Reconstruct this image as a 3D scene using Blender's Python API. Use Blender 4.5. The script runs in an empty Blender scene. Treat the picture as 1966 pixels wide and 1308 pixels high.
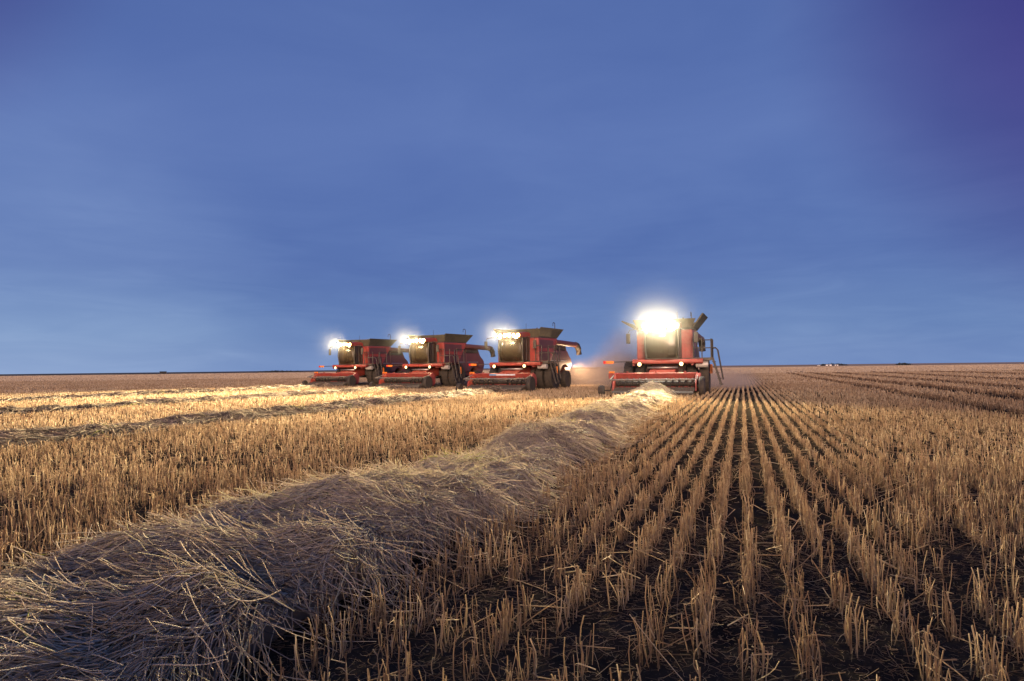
import bpy, bmesh, math, random
import numpy as np
from mathutils import Vector, Matrix

random.seed(7)
RNG = np.random.default_rng(11)
S = bpy.context.scene
COL = S.collection
R = math.radians

# ------------------------------------------------------------------ camera
CAM_H = 1.40
YAW = R(18.6)          # the crop rows run along +Y; the camera looks to the left of them
PITCH = R(2.306)
ROLL = R(0.685)
cam = bpy.data.objects.new('camera', bpy.data.cameras.new('camera'))
COL.objects.link(cam)
fw = Vector((-math.sin(YAW) * math.cos(PITCH), math.cos(YAW) * math.cos(PITCH), math.sin(PITCH)))
rt = Vector((math.cos(YAW), math.sin(YAW), 0.0))
up = rt.cross(fw)
r2 = rt * math.cos(ROLL) - up * math.sin(ROLL)
u2 = up * math.cos(ROLL) + rt * math.sin(ROLL)
cam.matrix_world = Matrix(((r2.x, u2.x, -fw.x, 0), (r2.y, u2.y, -fw.y, 0), (r2.z, u2.z, -fw.z, CAM_H), (0, 0, 0, 1)))
cam.data.sensor_width = 36.0
cam.data.lens = 24.0
cam.data.clip_start = 0.05
cam.data.clip_end = 20000.0
S.camera = cam

# ------------------------------------------------------------------ sky, sun, exposure
SUN_AZ = R(166.0)     # compass bearing from +Y: afterglow behind the camera
SUN_EL = R(8.0)
world = bpy.data.worlds.new('World')
S.world = world
world.use_nodes = True
wn, wl = world.node_tree.nodes, world.node_tree.links
wn.clear()


def N(nodes, t, **kw):
    n = nodes.new(t)
    for k, v in kw.items():
        if k.startswith('i_'):
            n.inputs[k[2:].replace('_', ' ')].default_value = v
        else:
            setattr(n, k, v)
    return n


def build_world():
    out = N(wn, 'ShaderNodeOutputWorld')
    bg = N(wn, 'ShaderNodeBackground')
    bg.inputs['Strength'].default_value = 0.106
    sky = N(wn, 'ShaderNodeTexSky', sky_type='NISHITA')
    sky.sun_disc = False
    sky.sun_elevation = R(2.0)
    sky.sun_rotation = SUN_AZ
    sky.air_density = 1.0
    sky.dust_density = 0.3
    sky.ozone_density = 4.0
    tc = N(wn, 'ShaderNodeTexCoord')
    # overcast dusk veil: an even blue that the clear sky is mixed into
    sep = N(wn, 'ShaderNodeSeparateXYZ')
    wl.new(tc.outputs['Generated'], sep.inputs[0])
    grad = N(wn, 'ShaderNodeValToRGB')
    e = grad.color_ramp.elements
    e[0].position = 0.0
    e[0].color = (1.75, 2.85, 5.7, 1)
    e[1].position = 0.62
    e[1].color = (0.82, 1.42, 3.95, 1)
    for p, c in ((0.05, (1.52, 2.55, 5.35, 1)), (0.14, (1.04, 1.76, 4.5, 1)), (0.32, (1.13, 1.84, 4.65, 1))):
        k = e.new(p)
        k.color = c
    wl.new(sep.outputs['Z'], grad.inputs[0])
    mix = N(wn, 'ShaderNodeMixRGB', blend_type='MIX')
    mix.inputs[0].default_value = 0.86
    wl.new(sky.outputs[0], mix.inputs[1])
    wl.new(grad.outputs[0], mix.inputs[2])
    # long soft cloud streaks
    mp = N(wn, 'ShaderNodeMapping')
    mp.inputs['Rotation'].default_value = (0, 0, R(25))
    mp.inputs['Scale'].default_value = (1.5, 1.5, 5.0)
    wl.new(tc.outputs['Generated'], mp.inputs[0])
    n1 = N(wn, 'ShaderNodeTexNoise', i_Scale=1.6, i_Detail=7.0, i_Roughness=0.52, i_Distortion=0.5)
    wl.new(mp.outputs[0], n1.inputs['Vector'])
    r1 = N(wn, 'ShaderNodeValToRGB')
    r1.color_ramp.elements[0].position = 0.34
    r1.color_ramp.elements[0].color = (0.90, 0.92, 0.95, 1)
    r1.color_ramp.elements[1].position = 0.68
    r1.color_ramp.elements[1].color = (1.16, 1.12, 1.05, 1)
    wl.new(n1.outputs['Fac'], r1.inputs[0])
    m2 = N(wn, 'ShaderNodeMixRGB', blend_type='MULTIPLY')
    m2.inputs[0].default_value = 0.8
    wl.new(mix.outputs[0], m2.inputs[1])
    wl.new(r1.outputs[0], m2.inputs[2])
    last = m2
    mp2 = N(wn, 'ShaderNodeMapping')
    mp2.inputs['Rotation'].default_value = (R(3), R(-4), R(-40))
    mp2.inputs['Scale'].default_value = (2.6, 2.6, 17.0)
    wl.new(tc.outputs['Generated'], mp2.inputs[0])
    n3 = N(wn, 'ShaderNodeTexNoise', i_Scale=2.1, i_Detail=9.0, i_Roughness=0.58, i_Distortion=0.9)
    wl.new(mp2.outputs[0], n3.inputs['Vector'])
    r3 = N(wn, 'ShaderNodeMapRange')
    r3.inputs['From Min'].default_value = 0.40
    r3.inputs['From Max'].default_value = 0.72
    wl.new(n3.outputs['Fac'], r3.inputs[0])
    lowm = N(wn, 'ShaderNodeMapRange', interpolation_type='SMOOTHSTEP')
    lowm.inputs['From Min'].default_value = 0.36
    lowm.inputs['From Max'].default_value = 0.08
    lowm.inputs['To Max'].default_value = 0.8
    wl.new(sep.outputs['Z'], lowm.inputs[0])
    mu3 = N(wn, 'ShaderNodeMath', operation='MULTIPLY')
    wl.new(r3.outputs[0], mu3.inputs[0])
    wl.new(lowm.outputs[0], mu3.inputs[1])
    m4 = N(wn, 'ShaderNodeMixRGB', blend_type='MULTIPLY')
    m4.inputs[2].default_value = (1.20, 1.15, 1.08, 1)
    wl.new(mu3.outputs[0], m4.inputs[0])
    wl.new(m2.outputs[0], m4.inputs[1])
    last = m4
    # lens vignette painted into the upper sky in violet; pale patch low down
    for d, rad, col in (((0.46, 0.78, 0.42), 0.46, (0.55, 0.30, 0.56, 1)), ((-0.80, 0.30, 0.52), 0.36, (0.50, 0.32, 0.56, 1)), ((-0.86, 0.50, 0.06), 0.42, (1.42, 1.32, 1.15, 1))):
        d = Vector(d).normalized()
        dot = N(wn, 'ShaderNodeVectorMath', operation='DOT_PRODUCT')
        dot.inputs[1].default_value = d
        nz = N(wn, 'ShaderNodeVectorMath', operation='NORMALIZE')
        wl.new(tc.outputs['Generated'], nz.inputs[0])
        wl.new(nz.outputs[0], dot.inputs[0])
        mr = N(wn, 'ShaderNodeMapRange', interpolation_type='SMOOTHSTEP')
        mr.inputs['From Min'].default_value = math.cos(rad)
        mr.inputs['From Max'].default_value = 1.0
        wl.new(dot.outputs['Value'], mr.inputs[0])
        mm = N(wn, 'ShaderNodeMixRGB', blend_type='MULTIPLY')
        mm.inputs[2].default_value = col
        wl.new(mr.outputs[0], mm.inputs[0])
        wl.new(last.outputs[0], mm.inputs[1])
        last = mm
    wl.new(last.outputs[0], bg.inputs['Color'])
    wl.new(bg.outputs[0], out.inputs['Surface'])


build_world()

sun = bpy.data.objects.new('sun', bpy.data.lights.new('sun', 'SUN'))
COL.objects.link(sun)
sun.data.energy = 4.8
sun.data.angle = R(14)
sun.data.color = (1.0, 0.65, 0.46)
sd = Vector((math.sin(SUN_AZ) * math.cos(SUN_EL), math.cos(SUN_AZ) * math.cos(SUN_EL), math.sin(SUN_EL)))
sun.rotation_euler = sd.to_track_quat('Z', 'Y').to_euler()

S.view_settings.view_transform = 'Standard'
S.view_settings.look = 'None'
S.view_settings.exposure = 0.0
S.view_settings.gamma = 1.0
S.render.engine = 'CYCLES'
S.cycles.use_denoising = True
S.cycles.max_bounces = 8
S.cycles.transparent_max_bounces = 12
S.cycles.volume_bounces = 1
S.cycles.volume_step_rate = 2.0
S.cycles.sample_clamp_indirect = 6.0


# ------------------------------------------------------------------ helpers
def tag(o, label=None, cat=None, group=None, kind=None):
    for k, v in (('label', label), ('category', cat), ('group', group), ('kind', kind)):
        if v:
            o[k] = v
    return o


def empty(name, loc=(0, 0, 0), rz=0.0):
    o = bpy.data.objects.new(name, None)
    COL.objects.link(o)
    o.location = loc
    o.rotation_euler = (0, 0, rz)
    return o


class MB:
    """collects shapes; build() links them as one mesh object"""

    def __init__(self):
        self.v, self.f, self.m = [], [], []
        self.cur = 0

    def mat(self, i):
        self.cur = i
        return self

    def add(self, vs, fs):
        b = len(self.v)
        self.v += [tuple(p) for p in vs]
        self.f += [tuple(b + i for i in f) for f in fs]
        self.m += [self.cur] * len(fs)
        return self

    def box(self, x0, x1, y0, y1, z0, z1):
        vs = [(x, y, z) for z in (z0, z1) for y in (y0, y1) for x in (x0, x1)]
        return self.add(vs, [(0, 2, 3, 1), (4, 5, 7, 6), (0, 1, 5, 4), (2, 6, 7, 3), (0, 4, 6, 2), (1, 3, 7, 5)])

    def hexa(self, p):
        """eight corners: four of the bottom ring, four of the top ring"""
        return self.add(p, [(3, 2, 1, 0), (4, 5, 6, 7), (0, 1, 5, 4), (1, 2, 6, 5), (2, 3, 7, 6), (3, 0, 4, 7)])

    def prism_x(self, poly, x0, x1):
        """poly in (y, z), extruded along x"""
        n = len(poly)
        vs = [(x0, y, z) for y, z in poly] + [(x1, y, z) for y, z in poly]
        fs = [tuple(range(n)), tuple(range(2 * n - 1, n - 1, -1))]
        fs += [(i, n + i, n + (i + 1) % n, (i + 1) % n) for i in range(n)]
        return self.add(vs, fs)

    def tube(self, pts, r, n=8, r1=None):
        pts = [Vector(p) for p in pts]
        K = len(pts)
        vs = []
        for i, p in enumerate(pts):
            t = (pts[min(i + 1, K - 1)] - pts[max(i - 1, 0)]).normalized()
            a = t.cross(Vector((0, 0, 1)) if abs(t.z) < 0.9 else Vector((1, 0, 0))).normalized()
            b = t.cross(a)
            rr = r if r1 is None else r + (r1 - r) * i / max(1, K - 1)
            for k in range(n):
                q = 2 * math.pi * k / n
                vs.append(p + a * (rr * math.cos(q)) + b * (rr * math.sin(q)))
        fs = []
        for i in range(K - 1):
            for k in range(n):
                k2 = (k + 1) % n
                fs.append((i * n + k, i * n + k2, (i + 1) * n + k2, (i + 1) * n + k))
        fs.append(tuple(range(n - 1, -1, -1)))
        fs.append(tuple((K - 1) * n + k for k in range(n)))
        return self.add(vs, fs)

    def lathe_x(self, prof, c, n=28):
        """prof: (x offset, radius) list, turned about an axis along x through c"""
        vs = []
        for x, r in prof:
            for k in range(n):
                q = 2 * math.pi * k / n
                vs.append((c[0] + x, c[1] + r * math.cos(q), c[2] + r * math.sin(q)))
        fs = []
        for i in range(len(prof) - 1):
            for k in range(n):
                k2 = (k + 1) % n
                fs.append((i * n + k, (i + 1) * n + k, (i + 1) * n + k2, i * n + k2))
        fs.append(tuple(range(n)))
        fs.append(tuple((len(prof) - 1) * n + k for k in range(n - 1, -1, -1)))
        return self.add(vs, fs)

    def build(self, name, mats, parent=None, bevel=0.0, smooth=False):
        me = bpy.data.meshes.new(name)
        me.from_pydata(self.v, [], self.f)
        for m in (mats if isinstance(mats, (list, tuple)) else [mats]):
            me.materials.append(m)
        me.polygons.foreach_set('material_index', self.m)
        bm = bmesh.new()
        bm.from_mesh(me)
        bmesh.ops.recalc_face_normals(bm, faces=bm.faces)
        if bevel:
            ed = [e for e in bm.edges if len(e.link_faces) == 2 and e.calc_face_angle(0) > 0.6]
            bmesh.ops.bevel(bm, geom=ed, offset=bevel, segments=2, affect='EDGES', profile=0.6, clamp_overlap=True)
        if smooth:
            for f in bm.faces:
                f.smooth = len(f.verts) < 6
            for e in bm.edges:
                if len(e.link_faces) == 2 and e.calc_face_angle(0) > 0.7:
                    e.smooth = False
        bm.to_mesh(me)
        bm.free()
        o = bpy.data.objects.new(name, me)
        COL.objects.link(o)
        if parent:
            o.parent = parent
        return o


def np_mesh(name, V, F, mats, tone=None, mat_idx=None):
    """V (n,3); F (m,4) or (m,3)"""
    me = bpy.data.meshes.new(name)
    V = np.ascontiguousarray(V, dtype=np.float32)
    F = np.ascontiguousarray(F, dtype=np.int32)
    k = F.shape[1]
    me.vertices.add(len(V))
    me.vertices.foreach_set('co', V.ravel())
    me.loops.add(F.size)
    me.loops.foreach_set('vertex_index', F.ravel())
    me.polygons.add(len(F))
    me.polygons.foreach_set('loop_start', np.arange(0, F.size, k, dtype=np.int32))
    if tone is not None:
        at = me.attributes.new('tone', 'FLOAT', 'POINT')
        at.data.foreach_set('value', np.ascontiguousarray(tone, dtype=np.float32))
    for m in mats:
        me.materials.append(m)
    if mat_idx is not None:
        me.polygons.foreach_set('material_index', np.ascontiguousarray(mat_idx, dtype=np.int32))
    me.update(calc_edges=True)
    o = bpy.data.objects.new(name, me)
    COL.objects.link(o)
    return o


def vnoise(x, y, seed=0):
    """smooth value noise in [-1, 1]"""
    x = np.asarray(x, dtype=np.float64)
    y = np.asarray(y, dtype=np.float64)
    xi, yi = np.floor(x).astype(np.int64), np.floor(y).astype(np.int64)
    fx, fy = x - xi, y - yi
    fx, fy = fx * fx * (3 - 2 * fx), fy * fy * (3 - 2 * fy)

    def h(a, b):
        n = (a * 374761393 + b * 668265263 + seed * 974711) & 0x7fffffff
        n = ((n ^ (n >> 13)) * 1274126177) & 0x7fffffff
        return ((n ^ (n >> 16)) & 0xffff) / 32767.5 - 1.0
    return (h(xi, yi) * (1 - fx) + h(xi + 1, yi) * fx) * (1 - fy) + (h(xi, yi + 1) * (1 - fx) + h(xi + 1, yi + 1) * fx) * fy


def smooth01(t):
    t = np.clip(t, 0, 1)
    return t * t * (3 - 2 * t)


def ground_z(x, y):
    """the field climbs a hand's breadth towards the far combines"""
    x = np.asarray(x, dtype=np.float64)
    y = np.asarray(y, dtype=np.float64)
    return 0.11 * smooth01((-x - 7) / 30.0) * smooth01((y - 15) / 45.0)


# ------------------------------------------------------------------ materials
def new_mat(name):
    m = bpy.data.materials.new(name)
    m.use_nodes = True
    m.node_tree.nodes.clear()
    return m, m.node_tree.nodes, m.node_tree.links


def pbr(name, base, rough=0.5, metal=0.0, dust=0.0, dust_col=(0.30, 0.22, 0.14), scale=3.0, vary=0.15, spec=0.5):
    """painted, rubber or metal surface with uneven dirt on it"""
    m, n, l = new_mat(name)
    out = N(n, 'ShaderNodeOutputMaterial')
    b = N(n, 'ShaderNodeBsdfPrincipled')
    b.inputs['Roughness'].default_value = rough
    b.inputs['Metallic'].default_value = metal
    b.inputs['Specular IOR Level'].default_value = spec
    tc = N(n, 'ShaderNodeTexCoord')
    nz = N(n, 'ShaderNodeTexNoise', i_Scale=scale, i_Detail=6.0, i_Roughness=0.65)
    l.new(tc.outputs['Object'], nz.inputs['Vector'])
    rp = N(n, 'ShaderNodeValToRGB')
    rp.color_ramp.elements[0].position = 0.35
    rp.color_ramp.elements[1].position = 0.75
    c0 = tuple(c * (1 - vary) for c in base) + (1,)
    c1 = tuple(min(1, c * (1 + vary)) for c in base) + (1,)
    rp.color_ramp.elements[0].color = c0
    rp.color_ramp.elements[1].color = c1
    l.new(nz.outputs['Fac'], rp.inputs[0])
    if dust:
        n2 = N(n, 'ShaderNodeTexNoise', i_Scale=scale * 2.3, i_Detail=8.0, i_Roughness=0.7)
        l.new(tc.outputs['Object'], n2.inputs['Vector'])
        mr = N(n, 'ShaderNodeMapRange')
        mr.inputs['From Min'].default_value = 0.35
        mr.inputs['From Max'].default_value = 0.75
        mr.inputs['To Max'].default_value = dust
        l.new(n2.outputs['Fac'], mr.inputs[0])
        mx = N(n, 'ShaderNodeMixRGB')
        mx.inputs[2].default_value = tuple(dust_col) + (1,)
        l.new(mr.outputs[0], mx.inputs[0])
        l.new(rp.outputs[0], mx.inputs[1])
        l.new(mx.outputs[0], b.inputs['Base Color'])
        rr = N(n, 'ShaderNodeMapRange')
        rr.inputs['To Min'].default_value = rough
        rr.inputs['To Max'].default_value = min(1, rough + 0.4)
        l.new(mr.outputs[0], rr.inputs[0])
        l.new(rr.outputs[0], b.inputs['Roughness'])
    else:
        l.new(rp.outputs[0], b.inputs['Base Color'])
    l.new(b.outputs[0], out.inputs[0])
    return m


def emis(name, col, strength):
    m, n, l = new_mat(name)
    out = N(n, 'ShaderNodeOutputMaterial')
    e = N(n, 'ShaderNodeEmission')
    e.inputs[0].default_value = tuple(col) + (1,)
    e.inputs[1].default_value = strength
    l.new(e.outputs[0], out.inputs[0])
    return m


def straw_mat(name, stops, translucent=0.35):
    """tone attribute (0..1) picks the straw colour of each stalk"""
    m, n, l = new_mat(name)
    out = N(n, 'ShaderNodeOutputMaterial')
    at = N(n, 'ShaderNodeAttribute', attribute_name='tone')
    rp = N(n, 'ShaderNodeValToRGB')
    e = rp.color_ramp.elements
    e[0].position, e[0].color = stops[0][0], stops[0][1] + (1,)
    e[1].position, e[1].color = stops[-1][0], stops[-1][1] + (1,)
    for p, c in stops[1:-1]:
        k = e.new(p)
        k.color = c + (1,)
    l.new(at.outputs['Fac'], rp.inputs[0])
    d = N(n, 'ShaderNodeBsdfPrincipled')
    d.inputs['Roughness'].default_value = 0.8
    d.inputs['Specular IOR Level'].default_value = 0.08
    t = N(n, 'ShaderNodeBsdfTranslucent')
    l.new(rp.outputs[0], d.inputs['Base Color'])
    l.new(rp.outputs[0], t.inputs['Color'])
    mx = N(n, 'ShaderNodeMixShader')
    mx.inputs[0].default_value = translucent
    l.new(d.outputs[0], mx.inputs[1])
    l.new(t.outputs[0], mx.inputs[2])
    l.new(mx.outputs[0], out.inputs[0])
    return m


M = {}
M['stubble'] = straw_mat('stubble_straw', [(0.0, (0.16, 0.105, 0.07)), (0.35, (0.40, 0.275, 0.175)), (0.7, (0.56, 0.42, 0.27)), (1.0, (0.74, 0.62, 0.45))], 0.35)
M['swath'] = straw_mat('swath_straw', [(0.0, (0.13, 0.105, 0.09)), (0.3, (0.42, 0.34, 0.27)), (0.65, (0.66, 0.55, 0.44)), (0.9, (0.82, 0.72, 0.58)), (1.0, (0.55, 0.55, 0.18))], 0.4)
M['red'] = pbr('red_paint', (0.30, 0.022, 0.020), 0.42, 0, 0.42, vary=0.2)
M['red_bright'] = pbr('header_red_paint', (0.22, 0.014, 0.012), 0.5, 0, 0.28, scale=4.0, vary=0.3)
M['red_shaded'] = pbr('shaded_red_paint', (0.105, 0.022, 0.024), 0.45, 0, 0.45, dust_col=(0.14, 0.11, 0.09), vary=0.2)  # the front's red, darkened in colour for the shade on the flanks
M['dark'] = pbr('dark_steel', (0.035, 0.033, 0.032), 0.55, 0.3, 0.4, dust_col=(0.16, 0.12, 0.08), vary=0.3)
M['olive'] = pbr('tank_cover_sheet', (0.085, 0.078, 0.052), 0.6, 0.2, 0.4, dust_col=(0.2, 0.17, 0.1), vary=0.25)
M['rubber'] = pbr('tyre_rubber', (0.022, 0.021, 0.020), 0.75, 0, 0.45, dust_col=(0.13, 0.095, 0.06), vary=0.3)
M['belt'] = pbr('belt_rubber', (0.045, 0.043, 0.045), 0.7, 0, 0.5, dust_col=(0.22, 0.17, 0.11), scale=6, vary=0.3)
M['rim'] = pbr('rim_paint', (0.50, 0.49, 0.47), 0.45, 0.3, 0.35, vary=0.15)
M['steel'] = pbr('bare_steel', (0.42, 0.41, 0.39), 0.35, 0.8, 0.3, vary=0.2)
M['rod'] = pbr('painted_rod', (0.16, 0.155, 0.15), 0.6, 0.1, 0.4, vary=0.3)
M['seat'] = pbr('seat_cloth', (0.10, 0.08, 0.065), 0.9, 0, 0.2)
M['amber'] = pbr('amber_plastic', (0.75, 0.20, 0.02), 0.3, 0, 0.1)
M['redplastic'] = pbr('red_reflector', (0.55, 0.02, 0.02), 0.25, 0, 0.1)
M['decal'] = pbr('pale_decal', (0.62, 0.66, 0.72), 0.4, 0, 0.3, scale=8, vary=0.2)
M['decal_blue'] = pbr('blue_decal', (0.10, 0.32, 0.62), 0.4, 0, 0.3, scale=8, vary=0.2)
M['mirror'] = pbr('mirror_glass', (0.75, 0.77, 0.80), 0.08, 1.0, 0.25)


def glass_mat():
    m, n, l = new_mat('dusty_cab_glass')
    out = N(n, 'ShaderNodeOutputMaterial')
    tr = N(n, 'ShaderNodeBsdfTransparent')
    tr.inputs[0].default_value = (0.50, 0.48, 0.42, 1)
    gl = N(n, 'ShaderNodeBsdfGlossy')
    gl.inputs['Roughness'].default_value = 0.28
    df = N(n, 'ShaderNodeBsdfDiffuse')
    df.inputs[0].default_value = (0.24, 0.18, 0.11, 1)
    tl = N(n, 'ShaderNodeBsdfTranslucent')
    tl.inputs[0].default_value = (0.24, 0.18, 0.11, 1)
    dd = N(n, 'ShaderNodeMixShader')
    dd.inputs[0].default_value = 0.5
    l.new(df.outputs[0], dd.inputs[1])
    l.new(tl.outputs[0], dd.inputs[2])
    fr = N(n, 'ShaderNodeFresnel', i_IOR=1.45)
    a = N(n, 'ShaderNodeMixShader')
    l.new(fr.outputs[0], a.inputs[0])
    l.new(tr.outputs[0], a.inputs[1])
    l.new(gl.outputs[0], a.inputs[2])
    tc = N(n, 'ShaderNodeTexCoord')
    mp = N(n, 'ShaderNodeMapping')
    mp.inputs['Scale'].default_value = (9, 9, 1.6)
    nz = N(n, 'ShaderNodeTexNoise', i_Scale=1.6, i_Detail=6.0)
    l.new(tc.outputs['Object'], mp.inputs[0])
    l.new(mp.outputs[0], nz.inputs['Vector'])
    mr = N(n, 'ShaderNodeMapRange')
    mr.inputs['From Min'].default_value = 0.3
    mr.inputs['From Max'].default_value = 0.75
    mr.inputs['To Min'].default_value = 0.05
    mr.inputs['To Max'].default_value = 0.34
    l.new(nz.outputs['Fac'], mr.inputs[0])
    b = N(n, 'ShaderNodeMixShader')
    l.new(mr.outputs[0], b.inputs[0])
    l.new(a.outputs[0], b.inputs[1])
    l.new(dd.outputs[0], b.inputs[2])
    l.new(b.outputs[0], out.inputs[0])
    return m


M['glass'] = glass_mat()


def soil_mat():
    m, n, l = new_mat('field_soil')
    out = N(n, 'ShaderNodeOutputMaterial')
    b = N(n, 'ShaderNodeBsdfPrincipled')
    b.inputs['Roughness'].default_value = 0.95
    b.inputs['Specular IOR Level'].default_value = 0.0
    g = N(n, 'ShaderNodeNewGeometry')
    n1 = N(n, 'ShaderNodeTexNoise', i_Scale=2.2, i_Detail=8.0, i_Roughness=0.7)
    l.new(g.outputs['Position'], n1.inputs['Vector'])
    rp = N(n, 'ShaderNodeValToRGB')
    e = rp.color_ramp.elements
    e[0].position, e[0].color = 0.3, (0.018, 0.015, 0.013, 1)
    e[1].position, e[1].color = 0.8, (0.070, 0.054, 0.040, 1)
    l.new(n1.outputs['Fac'], rp.inputs[0])
    # chaff flecks
    n2 = N(n, 'ShaderNodeTexNoise', i_Scale=55.0, i_Detail=3.0, i_Roughness=0.6)
    l.new(g.outputs['Position'], n2.inputs['Vector'])
    mr = N(n, 'ShaderNodeMapRange')
    mr.inputs['From Min'].default_value = 0.60
    mr.inputs['From Max'].default_value = 0.72
    mr.inputs['To Max'].default_value = 0.55
    l.new(n2.outputs['Fac'], mr.inputs[0])
    mx = N(n, 'ShaderNodeMixRGB')
    mx.inputs[2].default_value = (0.20, 0.145, 0.09, 1)
    l.new(mr.outputs[0], mx.inputs[0])
    l.new(rp.outputs[0], mx.inputs[1])
    # beyond the modelled stubble the ground carries the colour of the cut crop
    ln = N(n, 'ShaderNodeVectorMath', operation='LENGTH')
    l.new(g.outputs['Position'], ln.inputs[0])
    far = N(n, 'ShaderNodeMapRange', interpolation_type='SMOOTHSTEP')
    far.inputs['From Min'].default_value = 90.0
    far.inputs['From Max'].default_value = 330.0
    l.new(ln.outputs['Value'], far.inputs[0])
    n3 = N(n, 'ShaderNodeTexNoise', i_Scale=0.02, i_Detail=6.0)
    l.new(g.outputs['Position'], n3.inputs['Vector'])
    r3 = N(n, 'ShaderNodeValToRGB')
    r3.color_ramp.elements[0].position, r3.color_ramp.elements[0].color = 0.35, (0.46, 0.30, 0.18, 1)
    r3.color_ramp.elements[1].position, r3.color_ramp.elements[1].color = 0.65, (0.62, 0.45, 0.28, 1)
    l.new(n3.outputs['Fac'], r3.inputs[0])
    m3 = N(n, 'ShaderNodeMixRGB')
    l.new(far.outputs[0], m3.inputs[0])
    l.new(mx.outputs[0], m3.inputs[1])
    l.new(r3.outputs[0], m3.inputs[2])
    l.new(m3.outputs[0], b.inputs['Base Color'])
    bp = N(n, 'ShaderNodeBump', i_Strength=0.6, i_Distance=0.03)
    n4 = N(n, 'ShaderNodeTexNoise', i_Scale=14.0, i_Detail=8.0, i_Roughness=0.7)
    l.new(g.outputs['Position'], n4.inputs['Vector'])
    l.new(n4.outputs['Fac'], bp.inputs['Height'])
    l.new(bp.outputs[0], b.inputs['Normal'])
    l.new(b.outputs[0], out.inputs[0])
    return m


M['soil'] = soil_mat()
M['far_crop'] = pbr('dark_far_crop', (0.030, 0.036, 0.022), 0.95, scale=0.02, vary=0.4)
M['thicket'] = pbr('far_thicket', (0.035, 0.040, 0.030), 0.95, scale=0.3, vary=0.4)
M['white_wall'] = pbr('white_shed_wall', (0.75, 0.74, 0.72), 0.8, scale=0.5)
M['grey_roof'] = pbr('grey_sheet_roof', (0.10, 0.12, 0.16), 0.6, scale=0.5)
M['dark_wall'] = pbr('weathered_dark_boards', (0.025, 0.023, 0.022), 0.9, scale=0.5)


# ------------------------------------------------------------------ ground
def build_ground():
    xs = np.unique(np.concatenate([np.linspace(-70, 70, 57), np.linspace(-4, 6.5, 190), -np.geomspace(70, 6000, 22), np.geomspace(70, 6000, 22)]))
    ys = np.unique(np.concatenate([np.linspace(-20, 110, 53), np.linspace(1, 10, 160), -np.geomspace(20, 3000, 12), np.geomspace(110, 7000, 22)]))
    X, Y = np.meshgrid(xs, ys)
    near = smooth01((10 - Y) / 3) * smooth01((Y - 1) / 0.5) * smooth01((X + 4) / 0.5) * smooth01((6.5 - X) / 0.5)
    rough = 0.016 * vnoise(X * 5, Y * 5, 91) + 0.013 * vnoise(X * 11, Y * 11, 92) + 0.008 * vnoise(X * 23, Y * 23, 93)
    V = np.stack([X.ravel(), Y.ravel(), (ground_z(X, Y) + near * (rough - 0.012)).ravel()], 1)
    nx, ny = len(xs), len(ys)
    i, j = np.meshgrid(np.arange(nx - 1), np.arange(ny - 1))
    a = (j * nx + i).ravel()
    F = np.stack([a, a + 1, a + nx + 1, a + nx], 1)
    o = np_mesh('ground', V, F, [M['soil']])
    o['kind'] = 'structure'
    # dark unharvested land under the sky on one side
    xs = np.linspace(0, 1, 40)
    V, F = [], []
    for k, t in enumerate(xs):
        az = -R(18.6) + R(-44 + 42 * t)
        d0 = 420 + 900 * t * t
        d1 = 3200
        V.append((math.sin(az) * d0, math.cos(az) * d0, 0.22))
        V.append((math.sin(az) * d1, math.cos(az) * d1, 0.6))
        if k:
            b = 2 * k
            F.append((b - 2, b, b + 1, b - 1))
    o = np_mesh('far_field', np.array(V), np.array(F), [M['far_crop']])
    o['kind'] = 'structure'


build_ground()

# ------------------------------------------------------------------ where things stand
HEADS = [  # (x, y of the front of the pickup, heading)
    (-3.78, 32.0, R(-0.5)),
    (-13.7, 37.0, R(-7.0)),
    (-22.15, 41.4, R(-9.0)),
    (-30.9, 46.0, R(-7.0)),
]


def windrow_x(i, y):
    y = np.asarray(y, dtype=np.float64)
    if i == 0:
        return np.interp(y, (-5, 3.5, 6.5, 10.6, 21.8, 32, 40), (-3.15, -3.06, -2.92, -3.03, -3.58, -4.0, -4.3)) + 0.09 * vnoise(y * 0.22, 0.5, 3)
    x = HEADS[i][0]
    b = (0.0, -0.075, -0.16)[i - 1]
    return x + b * (HEADS[i][1] - y) * smooth01((60 - np.abs(HEADS[i][1] - y)) / 30) + 0.2 * vnoise(y * 0.09, 0.5, 3 + i)


def windrow_half(i, y):
    return (np.interp(y, (0, 10, 24), (0.72, 0.75, 0.70)) if i == 0 else 0.70) + 0.15 * vnoise(np.asarray(y) * 0.55, i * 7.3, 21)


def windrow_top(i, y, u):
    """height of the swath over the ground at distance y along it, u across it"""
    y = np.asarray(y, dtype=np.float64)
    u = np.asarray(u, dtype=np.float64)
    w = windrow_half(i, y)
    q = np.abs(u) / w
    prof = np.where(q < 1, 0.50 + 0.50 * np.sqrt(np.clip(1 - q ** 2.6, 0, 1)), np.clip(0.50 - 3.2 * (q - 1), 0, 1))
    h = (0.29 if i == 0 else 0.15) + (0.12 if i == 0 else 0.06) * vnoise(y * 0.6, u * 0.7, 31 + i) + 0.085 * vnoise(y * 1.9, u * 1.8, 32 + i) + 0.03 * vnoise(y * 5, u * 5, 33 + i)
    lift = (0.20 if i == 0 else 0.06) * smooth01((y - HEADS[i][1] + 1.6) / 1.6)     # heaped against the pickup belt
    return prof * (h + lift) + 0.02


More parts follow.
